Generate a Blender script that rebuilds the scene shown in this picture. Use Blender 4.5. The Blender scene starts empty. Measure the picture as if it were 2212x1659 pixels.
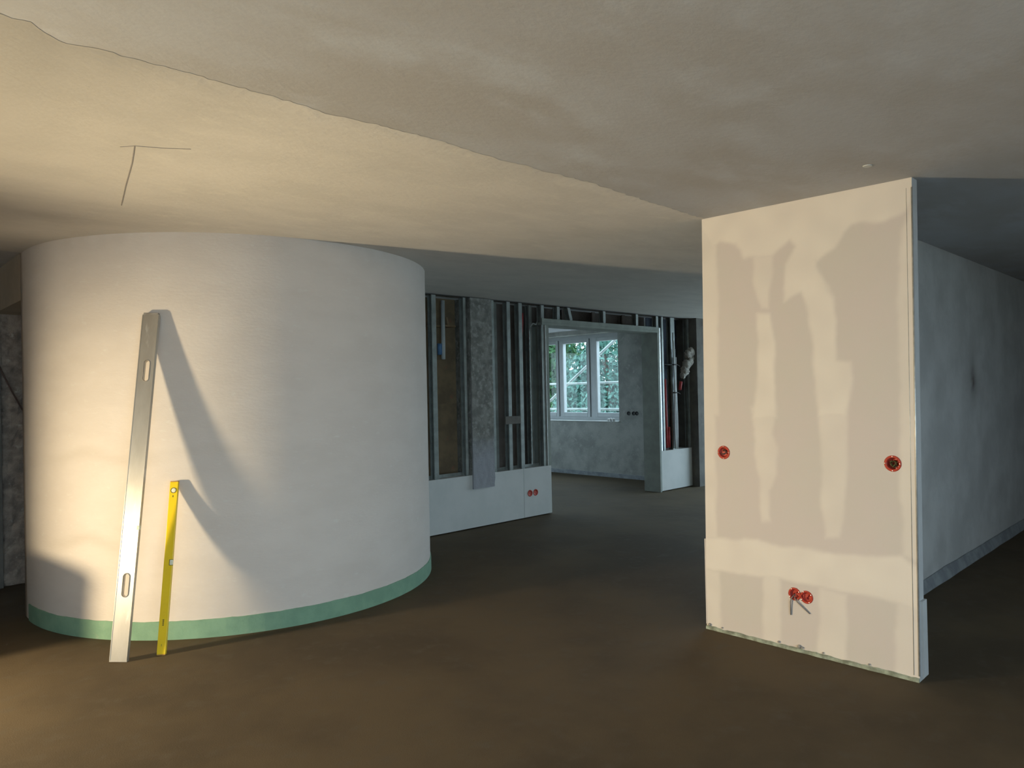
import bpy, bmesh, math, random
import numpy as np
from mathutils import Vector, Matrix, noise as mnoise

random.seed(7)
SC = bpy.context.scene
COL = SC.collection
PI = math.pi

# ------------------------------------------------------------------ camera
H_CAM, H = 1.5, 2.535                    # eye height, ceiling height
F_PX, W_PX = 1564.07, 2212.0
cam_d = bpy.data.cameras.new('camera')
cam_d.sensor_fit = 'HORIZONTAL'; cam_d.sensor_width = 36.0
cam_d.lens = F_PX / W_PX * 36.0
cam_d.clip_start = 0.02; cam_d.clip_end = 200
cam = bpy.data.objects.new('camera', cam_d); COL.objects.link(cam)
RT = Vector((0.71894694, -0.69475465, -0.02076726))
UP = Vector((0.00866733, -0.0209147, 0.99974369))
FW = Vector((0.69501092, 0.71894266, 0.00901489))
cam.matrix_world = Matrix(((RT.x, UP.x, -FW.x, 0), (RT.y, UP.y, -FW.y, 0), (RT.z, UP.z, -FW.z, H_CAM), (0, 0, 0, 1)))
SC.camera = cam

# ------------------------------------------------------------------ world, exposure
world = bpy.data.worlds.new('overcast_sky'); SC.world = world
world.use_nodes = True
bg = world.node_tree.nodes['Background']
bg.inputs[0].default_value = (0.71, 0.82, 1.0, 1)
bg.inputs[1].default_value = 5.2
SC.view_settings.view_transform = 'Standard'
SC.view_settings.look = 'None'
SC.view_settings.gamma = 1.0
SC.view_settings.use_curve_mapping = False
SC.view_settings.exposure = 0.5

def portal(name, loc, direction, w, h):  # lets the sky be sampled through a window opening
    d = bpy.data.lights.new(name, 'AREA'); d.shape = 'RECTANGLE'; d.size = w; d.size_y = h
    d.cycles.is_portal = True
    o = bpy.data.objects.new(name, d); COL.objects.link(o)
    o.location = loc
    o.rotation_euler = Vector(direction).to_track_quat('-Z', 'Y').to_euler()
YS, XW, XE, XF = -2.2, -2.6, 11.4, 9.7   # south wall, west wall, east wall, far-room window wall
YB = 6.0                                 # front of the open stud wall
portal('portal_south', (-0.25, YS - 0.1, 1.26), (0, 1, 0), 4.3, 2.28)
portal('portal_south_east', (5.05, YS - 0.1, 1.55), (0, 1, 0), 1.1, 1.3)
portal('portal_north', (7.1, 10.6, 1.62), (0, -1, 0), 3.0, 1.45)
portal('portal_east', (XE + 0.1, 3.9, 1.25), (-1, 0, 0), 3.6, 2.4)
portal('portal_far', (XF + 0.15, 8.66, 1.7), (-1, 0, 0), 2.38, 1.55)

# work lamp light: halogen flood on a stand, left of the picture
LAMP = Vector((-1.40, 5.33, 0.80))
AIM = Vector((math.cos(math.radians(-60)), math.sin(math.radians(-60)), -0.08)).normalized()
sp = bpy.data.lights.new('work_lamp_light', 'SPOT')
sp.energy = 700; sp.color = (1.0, 0.80, 0.49)
sp.spot_size = math.radians(160); sp.spot_blend = 1.0; sp.shadow_soft_size = 0.09
spo = bpy.data.objects.new('work_lamp_light', sp); COL.objects.link(spo)
spo.location = LAMP + AIM * 0.10
spo.rotation_euler = AIM.to_track_quat('-Z', 'Y').to_euler()

# ------------------------------------------------------------------ materials
def mat(name, c1, c2=None, scale=3.0, rough=0.85, bump=0.0, bscale=40.0, metal=0.0, detail=5.0, lo=0.35, hi=0.65,
        c3=None, scale3=12.0, lo3=0.5, hi3=0.7, spec=0.3, stretch=None, attr=None, attr_col=None):
    m = bpy.data.materials.new(name); m.use_nodes = True
    nt = m.node_tree; N = nt.nodes; L = nt.links
    b = N['Principled BSDF']
    b.inputs['Roughness'].default_value = rough
    b.inputs['Metallic'].default_value = metal
    b.inputs['Specular IOR Level'].default_value = spec
    tc = N.new('ShaderNodeTexCoord'); vec = tc.outputs['Object']
    if stretch:
        mp = N.new('ShaderNodeMapping'); mp.inputs['Scale'].default_value = stretch
        L.new(vec, mp.inputs[0]); vec = mp.outputs[0]
    def nz(s, dt):
        n = N.new('ShaderNodeTexNoise'); n.inputs['Scale'].default_value = s; n.inputs['Detail'].default_value = dt
        n.inputs['Roughness'].default_value = 0.6
        L.new(vec, n.inputs['Vector']); return n.outputs['Fac']
    def ramp(src, a, c):
        r = N.new('ShaderNodeMapRange'); r.interpolation_type = 'SMOOTHSTEP'
        r.inputs['From Min'].default_value = a; r.inputs['From Max'].default_value = c
        L.new(src, r.inputs['Value']); return r.outputs['Result']
    def mix(fac, A, B):
        x = N.new('ShaderNodeMix'); x.data_type = 'RGBA'
        L.new(fac, x.inputs['Factor'])
        for s, v in ((x.inputs['A'], A), (x.inputs['B'], B)):
            if isinstance(v, tuple): s.default_value = (*v, 1)
            else: L.new(v, s)
        return x.outputs['Result']
    c2 = c2 or tuple(v * 0.88 for v in c1)
    out = mix(ramp(nz(scale, detail), lo, hi), c1, c2)
    if c3: out = mix(ramp(nz(scale3, 6), lo3, hi3), out, c3)
    if attr:
        a = N.new('ShaderNodeAttribute'); a.attribute_name = attr
        out = mix(a.outputs['Fac'], out, attr_col)
    L.new(out, b.inputs['Base Color'])
    if bump:
        bp = N.new('ShaderNodeBump'); bp.inputs['Strength'].default_value = bump; bp.inputs['Distance'].default_value = 0.02
        L.new(nz(bscale, 6), bp.inputs['Height']); L.new(bp.outputs[0], b.inputs['Normal'])
    return m

def glass_mat():
    m = bpy.data.materials.new('window_glass'); m.use_nodes = True
    nt = m.node_tree; nt.nodes.clear()
    o = nt.nodes.new('ShaderNodeOutputMaterial'); t = nt.nodes.new('ShaderNodeBsdfTransparent')
    t.inputs[0].default_value = (0.88, 0.95, 0.93, 1)
    g = nt.nodes.new('ShaderNodeBsdfGlossy'); g.inputs['Roughness'].default_value = 0.02
    x = nt.nodes.new('ShaderNodeMixShader'); x.inputs[0].default_value = 0.016
    nt.links.new(t.outputs[0], x.inputs[1]); nt.links.new(g.outputs[0], x.inputs[2]); nt.links.new(x.outputs[0], o.inputs[0])
    return m

def emit_mat(name, col, s):
    m = bpy.data.materials.new(name); m.use_nodes = True
    b = m.node_tree.nodes['Principled BSDF']
    b.inputs['Base Color'].default_value = (0.9, 0.9, 0.85, 1)
    b.inputs['Emission Color'].default_value = (*col, 1); b.inputs['Emission Strength'].default_value = s
    return m

M = dict(
    floor=mat('damp_screed', (0.108, 0.079, 0.046), (0.076, 0.056, 0.034), 1.1, 0.8, 0.12, 150, c3=(0.10, 0.08, 0.055), scale3=9, lo3=0.5, hi3=0.8, spec=0.25),
    ceil=mat('ceiling_skim_taupe', (0.475, 0.485, 0.515), (0.43, 0.42, 0.42), 0.9, 0.9, 0.12, 25, c3=(0.51, 0.53, 0.57), scale3=1.7, lo3=0.5, hi3=0.75, stretch=(1, 1.6, 1)),
    patch=mat('ceiling_fresh_plaster', (0.68, 0.65, 0.61), (0.62, 0.595, 0.56), 1.6, 0.88, 0.12, 22, c3=(0.70, 0.67, 0.62), scale3=5, lo3=0.5, hi3=0.75, stretch=(1, 2, 1), attr='fade', attr_col=(0.40, 0.385, 0.365)),
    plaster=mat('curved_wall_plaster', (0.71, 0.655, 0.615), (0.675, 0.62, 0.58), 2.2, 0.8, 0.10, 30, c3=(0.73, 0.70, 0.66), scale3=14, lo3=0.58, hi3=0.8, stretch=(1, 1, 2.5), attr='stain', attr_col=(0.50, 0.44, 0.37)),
    tanplaster=mat('left_wall_plaster', (0.52, 0.45, 0.36), (0.44, 0.38, 0.30), 3, 0.9, 0.2, 25),
    board=mat('plasterboard_grey', (0.63, 0.565, 0.54), (0.615, 0.57, 0.53), 2.2, 0.75, 0.03, 40, attr='filler', attr_col=(0.78, 0.72, 0.66)),
    boardw=mat('plasterboard_white', (0.62, 0.63, 0.62), (0.57, 0.59, 0.58), 3, 0.8, 0.03, 30),
    lining=mat('grey_green_lining_board', (0.33, 0.365, 0.335), (0.28, 0.31, 0.285), 6, 0.85, 0.05, 40),
    boardedge=mat('plasterboard_edge', (0.52, 0.53, 0.54), (0.47, 0.48, 0.49), 4, 0.8, 0.05, 30),
    bead=mat('corner_bead_steel', (0.62, 0.62, 0.60), (0.5, 0.5, 0.48), 20, 0.4, 0.0, metal=0.6),
    dimwall=mat('skimmed_side_wall', (0.56, 0.57, 0.57), (0.46, 0.47, 0.47), 2.3, 0.85, 0.12, 25, attr='stain', attr_col=(0.12, 0.10, 0.09)),
    foam=mat('green_edge_foam', (0.24, 0.41, 0.29), (0.20, 0.35, 0.25), 7, 0.8, 0.1, 60, c3=(0.42, 0.47, 0.38), scale3=9, lo3=0.62, hi3=0.85),
    foampale=mat('pale_edge_foam', (0.42, 0.47, 0.38), (0.20, 0.22, 0.17), 14, 0.8, 0.2, 60),
    film=mat('edge_film_grey', (0.33, 0.36, 0.38), (0.22, 0.24, 0.26), 7, 0.5, 0.2, 20),
    alu=mat('aluminium_bar', (0.60, 0.57, 0.52), (0.50, 0.47, 0.42), 6, 0.48, 0.02, 60, metal=0.75, c3=(0.70, 0.68, 0.64), scale3=18, lo3=0.62, hi3=0.75, stretch=(1, 1, .3), spec=0.5),
    aluend=mat('bar_end_cap', (0.24, 0.22, 0.20), (0.32, 0.30, 0.28), 20, 0.6),
    yellow=mat('level_yellow', (0.92, 0.66, 0.015), (0.88, 0.62, 0.015), 8, 0.35, 0.0, spec=0.5),
    yelcap=mat('level_cap_yellow', (0.55, 0.32, 0.10), None, 8, 0.5),
    black=mat('black_plastic', (0.02, 0.02, 0.02), (0.03, 0.03, 0.03), 8, 0.5),
    inkgrey=mat('printed_mark', (0.09, 0.08, 0.03), None, 30, 0.6),
    vial=mat('vial_clear', (0.75, 0.78, 0.62), (0.85, 0.88, 0.74), 60, 0.15, spec=0.6),
    vialring=mat('vial_ring', (0.22, 0.17, 0.03), None, 10, 0.4),
    red=mat('box_red_orange', (0.50, 0.055, 0.03), (0.42, 0.05, 0.03), 30, 0.5, spec=0.3),
    redin=mat('box_inner_red', (0.55, 0.075, 0.05), (0.42, 0.06, 0.045), 30, 0.5),
    screw=mat('zinc_screw', (0.85, 0.82, 0.75), None, 30, 0.25, metal=0.7),
    wire=mat('grey_cable', (0.24, 0.22, 0.21), None, 30, 0.5),
    wiredark=mat('cable_dark', (0.10, 0.06, 0.05), None, 30, 0.5),
    steel=mat('galvanised_profile', (0.30, 0.33, 0.32), (0.22, 0.245, 0.235), 9, 0.42, 0.0, metal=0.25, spec=0.5),
    brown=mat('brown_back_board', (0.24, 0.18, 0.11), (0.17, 0.13, 0.085), 5, 0.8, 0.2, 30, c3=(0.26, 0.14, 0.09), scale3=7, lo3=0.6, hi3=0.75),
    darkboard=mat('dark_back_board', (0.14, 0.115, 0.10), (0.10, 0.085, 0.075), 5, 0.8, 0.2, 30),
    membrane=mat('dark_blue_membrane', (0.09, 0.105, 0.15), (0.06, 0.075, 0.11), 5, 0.6, 0.15, 15),
    column=mat('speckled_concrete', (0.27, 0.27, 0.25), (0.17, 0.17, 0.16), 9, 0.9, 0.35, 45, c3=(0.33, 0.33, 0.31), scale3=20, lo3=0.5, hi3=0.65, attr='smooth_filler', attr_col=(0.33, 0.34, 0.37)),
    greywall=mat('grey_render', (0.175, 0.165, 0.15), (0.13, 0.125, 0.115), 5, 0.9, 0.2, 40),
    farwall=mat('mottled_far_wall', (0.44, 0.45, 0.42), (0.31, 0.32, 0.30), 3.5, 0.9, 0.25, 35, c3=(0.48, 0.48, 0.46), scale3=11, lo3=0.55, hi3=0.75),
    stone=mat('rough_broken_jamb', (0.44, 0.36, 0.30), (0.24, 0.20, 0.175), 9, 0.95, 0.7, 25, c3=(0.55, 0.50, 0.44), scale3=14, lo3=0.58, hi3=0.72),
    roomwall=mat('room_wall_plaster', (0.55, 0.52, 0.48), (0.49, 0.46, 0.42), 2, 0.9, 0.1, 25),
    frame=mat('window_frame_white', (0.46, 0.49, 0.50), (0.42, 0.45, 0.46), 5, 0.4, 0.0, spec=0.5),
    glass=glass_mat(),
    scaf=mat('scaffold_tube_steel', (0.30, 0.33, 0.32), (0.25, 0.28, 0.27), 6, 0.5, metal=0.2),
    plank=mat('scaffold_deck_wood', (0.30, 0.24, 0.17), (0.22, 0.18, 0.13), 6, 0.8, 0.2, 30, stretch=(1, 8, 1)),
    leafa=mat('leaf_teal_green', (0.075, 0.16, 0.13), (0.04, 0.10, 0.08), 2.5, 0.6, spec=0.12),
    leafb=mat('leaf_mid_green', (0.055, 0.125, 0.055), (0.03, 0.075, 0.03), 2.5, 0.6, spec=0.12),
    bark=mat('tree_bark', (0.10, 0.09, 0.075), (0.06, 0.055, 0.045), 8, 0.9, 0.5, 20, stretch=(3, 3, 1)),
    ground=mat('bounce_gravel', (0.56, 0.55, 0.52), (0.48, 0.47, 0.44), 0.6, 0.95),  # pale tone chosen so the unseen ground bounces daylight onto the ceiling
    pencil=mat('pencil_mark', (0.34, 0.32, 0.31), None, 40, 0.9),
    white=mat('white_plastic', (0.75, 0.76, 0.75), None, 9, 0.4),
    whitepipe=mat('white_pipe', (0.42, 0.46, 0.47), None, 9, 0.35),
    bluepipe=mat('blue_pipe', (0.10, 0.22, 0.42), None, 9, 0.4),
    redpipe=mat('red_conduit', (0.42, 0.05, 0.05), (0.30, 0.03, 0.03), 9, 0.5),
    wool=mat('mineral_wool', (0.50, 0.47, 0.42), (0.34, 0.32, 0.29), 16, 0.95, 0.8, 50),
    lampblack=mat('lamp_housing_black', (0.03, 0.03, 0.03), None, 9, 0.5),
    lampglass=emit_mat('lamp_glass_lit', (1.0, 0.78, 0.45), 8.0),
    barrel=mat('black_rubber_tub', (0.03, 0.03, 0.032), (0.06, 0.055, 0.05), 5, 0.7, 0.2, 30),
    mortar=mat('dried_mortar', (0.35, 0.33, 0.30), (0.28, 0.26, 0.24), 8, 0.95, 0.5, 25),
    wood=mat('raw_wood', (0.30, 0.22, 0.14), (0.24, 0.17, 0.10), 8, 0.8),
)

# ------------------------------------------------------------------ mesh helpers
class MB:
    def __init__(s): s.v = []; s.f = []
    def add(s, vs, fs):
        n = len(s.v); s.v += [tuple(v) for v in vs]; s.f += [tuple(i + n for i in f) for f in fs]; return s
    def hexa(s, b, t):                       # bottom ring, top ring of 4, counter-clockwise seen from above
        return s.add(list(b) + list(t), [(3, 2, 1, 0), (4, 5, 6, 7), (0, 1, 5, 4), (1, 2, 6, 5), (2, 3, 7, 6), (3, 0, 4, 7)])
    def box(s, x0, x1, y0, y1, z0, z1):
        q = [(x0, y0), (x1, y0), (x1, y1), (x0, y1)]
        return s.hexa([(a, b, z0) for a, b in q], [(a, b, z1) for a, b in q])
    def prism(s, poly, z0, z1):              # poly counter-clockwise
        n = len(poly)
        return s.add([(a, b, z0) for a, b in poly] + [(a, b, z1) for a, b in poly],
                     [tuple(range(n - 1, -1, -1)), tuple(range(n, 2 * n))] + [(i, (i + 1) % n, n + (i + 1) % n, n + i) for i in range(n)])
    def tube(s, pts, r, n=10, cap=True):
        pts = [Vector(q) for q in pts]; rings = []
        for i, q in enumerate(pts):
            d = (pts[min(i + 1, len(pts) - 1)] - pts[max(i - 1, 0)]).normalized()
            a = d.orthogonal().normalized() if i == 0 else (pa - d * pa.dot(d)).normalized()
            pa = a; b = d.cross(a)
            rr = r[i] if isinstance(r, (list, tuple)) else r
            rings.append([q + (a * math.cos(2 * PI * k / n) + b * math.sin(2 * PI * k / n)) * rr for k in range(n)])
        vs = [v for rg in rings for v in rg]; fs = []
        for i in range(len(pts) - 1):
            for k in range(n):
                fs.append((i * n + k, i * n + (k + 1) % n, (i + 1) * n + (k + 1) % n, (i + 1) * n + k))
        if cap:
            fs.append(tuple(range(n - 1, -1, -1))); m = (len(pts) - 1) * n; fs.append(tuple(m + k for k in range(n)))
        return s.add(vs, fs)
    def lathe(s, prof, c, axis=(0, 0, 1), n=28):   # profile of (radius, along axis)
        ax = Vector(axis).normalized(); a = ax.orthogonal().normalized(); b = ax.cross(a); c = Vector(c)
        vs = []; fs = []
        for r, h in prof:
            for k in range(n):
                t = 2 * PI * k / n; vs.append(c + ax * h + (a * math.cos(t) + b * math.sin(t)) * r)
        for i in range(len(prof) - 1):
            for k in range(n):
                fs.append((i * n + k, i * n + (k + 1) % n, (i + 1) * n + (k + 1) % n, (i + 1) * n + k))
        return s.add(vs, fs)

def wloc(o):
    v = Vector(o.location); q = o.parent
    while q: v += Vector(q.location); q = q.parent
    return v

def obj(name, mb, m, parent=None, bevel=0.0, smooth=False, kind=None):
    vs = np.array(mb.v, float)
    lo, hi = vs.min(0), vs.max(0)
    org = Vector(((lo[0] + hi[0]) / 2, (lo[1] + hi[1]) / 2, lo[2]))
    me = bpy.data.meshes.new(name)
    me.from_pydata([(v[0] - org.x, v[1] - org.y, v[2] - org.z) for v in mb.v], [], mb.f)
    bmx = bmesh.new(); bmx.from_mesh(me)
    bmesh.ops.recalc_face_normals(bmx, faces=bmx.faces)
    if bevel: bmesh.ops.bevel(bmx, geom=list(bmx.edges), offset=bevel, segments=2, affect='EDGES', profile=0.5)
    bmx.to_mesh(me); bmx.free()
    me.materials.append(M[m])
    if smooth:
        for p in me.polygons: p.use_smooth = True
    o = bpy.data.objects.new(name, me); COL.objects.link(o)
    if parent: o.parent = parent; o.location = org - wloc(parent)
    else: o.location = org
    if kind: o['kind'] = kind
    return o

def struct(name, mb, m, label, **k):
    o = obj(name, mb, m, **k); o['kind'] = 'structure'; o['label'] = label; return o

def empty(name, loc, label=None, cat=None, group=None, kind=None):
    o = bpy.data.objects.new(name, None); COL.objects.link(o); o.location = loc; o.empty_display_size = 0.1
    if label: o['label'] = label
    if cat: o['category'] = cat
    if group: o['group'] = group
    if kind: o['kind'] = kind
    return o

def tag(o, label, cat, group=None):
    o['label'] = label; o['category'] = cat
    if group: o['group'] = group
    return o

def set_attr(o, name, vals):
    a = o.data.attributes.new(name, 'FLOAT', 'POINT'); a.data.foreach_set('value', np.asarray(vals, np.float32))

def nz(x, y, z=0.0): return mnoise.noise(Vector((x, y, z)))

# ------------------------------------------------------------------ floor and ceiling
FOOT = [(XW - .25, YS - .25), (XE + .25, YS - .25), (XE + .25, 6.3), (XF + .35, 6.3), (XF + .35, 10.75), (XW - .25, 10.75)]
struct('floor', MB().prism(FOOT, -0.2, 0.0), 'floor', 'dark brown damp cement screed floor of the unfinished flat')
ceiling = struct('ceiling', MB().prism(FOOT, H, H + 0.25), 'ceil', 'taupe skimmed concrete ceiling with a rough plaster edge')

# fresh plaster coat on the far half of the ceiling, with a ragged feathered edge
seam = [(-2.6, 2.30), (0.429, 2.32), (0.54, 2.385), (0.73, 2.36), (0.89, 2.352), (1.07, 2.358), (1.34, 2.366), (1.51, 2.352), (1.75, 2.332),
        (1.82, 2.328), (2.22, 2.346), (2.83, 2.315), (3.35, 2.345), (3.945, 2.372), (6.0, 2.36), (11.4, 2.36)]
sx = np.concatenate([np.linspace(-2.6, 0.2, 30), np.linspace(0.24, 4.0, 190), np.linspace(4.1, 11.4, 20)])
sy = np.interp(sx, [a for a, b in seam], [b for a, b in seam])
rows = [(0.0, 0.0015), (0.015, 0.0035), (0.04, 0.006), (0.09, 0.009), (0.2, 0.010), (0.7, 0.009), (1.6, 0.008), (2.6, 0.008), (3.63, 0.008)]
pm = MB(); fade = []
for x, y in zip(sx, sy):
    j = 0.016 * nz(x * 9, 3.1) + 0.012 * nz(x * 31, 1.7) + 0.008 * nz(x * 80, 8.3)
    th = .45 * min(1, max(0.05, (x - 0.25) / 0.5))
    for dy, dz in rows:
        ridge = 1 + (0.6 * nz(x * 14, dy * 30 + 5) if 0 < dy < .05 else 0)
        pm.v.append((x, min(YB - .01, y + (j if dy < .1 else 0) + dy), H - max(.0008, dz * th * ridge)))
        fade.append(max(0, min(1, (1.22 - x + .12 * nz(x * 5, dy * 4)) / 0.75)) * max(0.45, 1 - dy / 3.0))
nr = len(rows)
for i in range(len(sx) - 1):
    for k in range(nr - 1): pm.f.append((i * nr + k, (i + 1) * nr + k, (i + 1) * nr + k + 1, i * nr + k + 1))
patch = obj('plaster_coat', pm, 'patch', ceiling)
patch['label'] = 'paler fresh plaster coat with ragged edge'
set_attr(patch, 'fade', fade)
for pts in ([(0.915, 3.225), (0.955, 3.176), (1.05, 3.13), (1.14, 3.07)], [(0.955, 3.176), (1.015, 3.414), (1.10, 3.80), (1.194, 4.204)]):
    m = MB()
    for (a, b), (c, d) in zip(pts[:-1], pts[1:]):
        t = Vector((c - a, d - b)).normalized() * 0.0022
        z0, z1 = H - 0.0055, H - 0.0025
        m.hexa([(a + t.y, b - t.x, z0), (c + t.y, d - t.x, z0), (c - t.y, d + t.x, z0), (a - t.y, b + t.x, z0)],
               [(a + t.y, b - t.x, z1), (c + t.y, d - t.x, z1), (c - t.y, d + t.x, z1), (a - t.y, b + t.x, z1)])
    obj('pencil_line', m, 'pencil', ceiling)
m = MB().lathe([(0.0, -0.004), (0.02, -0.004), (0.022, 0.0)], (3.62, 1.28, H - 0.0005), n=16)
obj('filler_dab', m, 'boardw', ceiling)

# ------------------------------------------------------------------ curved wall
CX, CY, R = 2.575, 5.881, 1.5186
RI = R - 0.18
angs = np.radians(np.linspace(180, 366, 190)); zs = np.linspace(0, H, 86)
prof_o = [(CX - R, 6.02), (CX - R, 5.95)] + [(CX + R * math.cos(a), CY + R * math.sin(a)) for a in angs]
prof_i = [(CX - RI, 6.02), (CX - RI, 5.95)] + [(CX + RI * math.cos(a), CY + RI * math.sin(a)) for a in angs]
cm = MB(); st = []
n = len(prof_o)
for z in zs:
    for (x, y) in prof_o:
        w = 0.0022 * nz(x * 2.2, y * 2.2, z * 1.3) + 0.0008 * nz(x * 9, y * 9, z * 14)
        d = Vector((x - CX, y - CY)).normalized() if y < CY else Vector((-1, 0))
        cm.v.append((x + d.x * w, y + d.y * w, z))
        s = 0.0
        a = math.atan2(y - CY, x - CX)
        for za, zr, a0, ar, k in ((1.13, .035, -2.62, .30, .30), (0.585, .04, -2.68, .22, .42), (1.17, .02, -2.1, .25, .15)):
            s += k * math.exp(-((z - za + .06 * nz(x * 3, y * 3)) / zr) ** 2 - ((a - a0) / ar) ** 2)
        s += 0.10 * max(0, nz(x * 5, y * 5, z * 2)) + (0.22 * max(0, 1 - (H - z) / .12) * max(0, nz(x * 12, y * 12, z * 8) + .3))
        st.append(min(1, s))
for j in range(len(zs) - 1):
    for i in range(n - 1): cm.f.append((j * n + i, j * n + i + 1, (j + 1) * n + i + 1, (j + 1) * n + i))
b0 = len(cm.v)
for z in (0, H):
    for q in prof_i: cm.v.append((*q, z)); st.append(0)
for i in range(n - 1): cm.f.append((b0 + i + 1, b0 + i, b0 + n + i, b0 + n + i + 1))
tp = (len(zs) - 1) * n
for e in (0, n - 1): cm.f.append((tp + e, b0 + n + e, b0 + e) + tuple(j * n + e for j in range(len(zs) - 1)))
cw = struct('wall_curved', cm, 'plaster', 'tall curved wall of cream plaster rising to the ceiling', smooth=True)
set_attr(cw, 'stain', st)
em = MB(); ne = 150
ang2 = np.radians(np.linspace(180, 364, ne))
for k, a in enumerate(ang2):
    top = 0.112 + 0.004 * nz(a * 14, 2.2) + 0.003 * nz(a * 60, .2)
    rr = R + 0.007 + 0.0015 * nz(a * 20, 7)
    for r_, z in ((R - .004, 0), (rr, 0), (rr, top), (R - .004, top + .002)): em.v.append((CX + r_ * math.cos(a), CY + r_ * math.sin(a), z))
for i in range(ne - 1):
    for k in range(4): em.f.append((i * 4 + k, i * 4 + (k + 1) % 4, (i + 1) * 4 + (k + 1) % 4, (i + 1) * 4 + k))
em.f += [(0, 1, 2, 3), tuple((ne - 1) * 4 + k for k in (3, 2, 1, 0))]
struct('trim_1', em, 'foam', 'green foam edge strip around the foot of the curved wall')

# ------------------------------------------------------------------ left wall with the rough doorway
XL = CX - R
lm = MB().box(XL, XL + .18, 6.0205, 7.1, 2.205, H).box(XL, XL + .18, 7.14, 10.5, 0, H)
wl = struct('wall_left', lm, 'tanplaster', 'plain plaster wall with a broken out doorway left of the curved wall')
jm = MB(); NX, NZ_ = 14, 90
for j in range(NZ_ + 1):
    for i in range(NX + 1):
        x = XL + .004 + .36 * i / NX; z = H * j / NZ_
        jm.v.append((x, 7.10 + .035 * nz(x * 8, z * 6) + .02 * nz(x * 22, z * 19) - (.012 if i < 2 else 0), z))
for j in range(NZ_):
    for i in range(NX): jm.f.append((j * (NX + 1) + i, j * (NX + 1) + i + 1, (j + 1) * (NX + 1) + i + 1, (j + 1) * (NX + 1) + i))
jb = obj('doorway_jamb', jm, 'stone', wl); jb['label'] = 'rough broken masonry side of the doorway'
obj('jamb_core', MB().box(XL + .185, XL + .37, 7.17, 7.6, 0, H), 'stone', wl)
obj('soffit', MB().box(XL + .181, XL + .37, 6.03, 7.05, 2.22, H), 'stone', wl)
obj('plaster_return', MB().box(XL - .002, XL + .035, 7.035, 7.139, 0, 1.75), 'greywall', wl, bevel=.004)
o = obj('loose_cable', MB().tube([(XL - .03, 7.04, 1.92), (1.10, 7.03, 1.73), (1.17, 7.03, 1.56), (1.24, 7.03, 1.41), (1.33, 7.05, 1.28)], .006, 8), 'wiredark', smooth=True)
tag(o, 'thin dark cable running diagonally across the rough doorway side', 'cable')

# ------------------------------------------------------------------ partition
BL, BR = Vector((3.980, 2.422, 0)), Vector((3.966, 1.216, 0))
TL, TR = Vector((3.969, 2.385, H)), Vector((4.001, 1.205, H))
def onp(u, v):                              # u along the face from left, v up
    return (BL * (1 - u) + BR * u) * (1 - v) + (TL * (1 - u) + TR * u) * v
NP = (BR - BL).cross(TL - BL).normalized()  # towards +x?
if NP.x > 0: NP = -NP
FILL = [
    [(-0.013,0.999),(0.08,0.936),(0.089,0.806),(0.08,0.519),(-0.013,0.518)],
    [(-0.026,1.004),(1.019,1.003),(1.008,0.965),(0.974,0.935),(0.893,0.922),(0.757,0.926),(0.716,0.91),(0.674,0.881),(0.596,0.857),(0.502,0.897),(0.473,0.916),(0.379,0.885),(0.233,0.889),(0.193,0.924),(0.098,0.938),(0.053,0.93)],
    [(0.283,0.889),(0.379,0.887),(0.359,0.765),(0.319,0.767),(0.281,0.829)],
    [(0.44,0.861),(0.502,0.904),(0.597,0.884),(0.588,0.844),(0.629,0.809),(0.67,0.774),(0.681,0.708),(0.675,0.643),(0.733,0.639),(0.744,0.603),(0.721,0.522),(0.597,0.522),(0.578,0.575),(0.573,0.639),(0.574,0.672),(0.548,0.746),(0.521,0.795),(0.437,0.779)],
    [(0.295,0.757),(0.366,0.751),(0.388,0.684),(0.386,0.518),(0.27,0.517),(0.299,0.637)],
    [(1.006,0.969),(1.021,0.925),(1.021,0.522),(0.944,0.521),(0.937,0.641),(0.936,0.748),(0.96,0.9)],
    [(0.263,0.545),(0.384,0.545),(0.368,0.478),(0.389,0.451),(0.387,0.393),(0.346,0.352),(0.353,0.281),(0.308,0.279),(0.302,0.362),(0.277,0.437),(0.287,0.465)],
    [(0.598,0.545),(0.722,0.545),(0.716,0.381),(0.703,0.337),(0.681,0.266),(0.618,0.258),(0.605,0.317),(0.6,0.392)],
    [(-0.02,0.545),(0.061,0.545),(0.066,0.223),(-0.02,0.219)],
    [(0.945,0.546),(1.03,0.546),(1.03,0.229),(0.946,0.245),(0.938,0.369)],
    [(-0.02,0.221),(0.224,0.233),(0.412,0.23),(0.672,0.229),(0.933,0.244),(0.999,0.225),(1.03,0.141),(0.915,0.149),(0.684,0.152),(0.357,0.151),(-0.02,0.146)],
    [(0.313,0.155),(0.401,0.159),(0.396,-0.02),(0.308,-0.02)],
    [(0.583,0.151),(0.707,0.147),(0.705,-0.02),(0.577,-0.02)],
    [(0.915,0.152),(1.03,0.144),(1.03,-0.02),(0.902,-0.02)],
    [(-0.02,0.15),(0.078,0.145),(0.084,-0.02),(-0.02,-0.02)],
]
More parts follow.
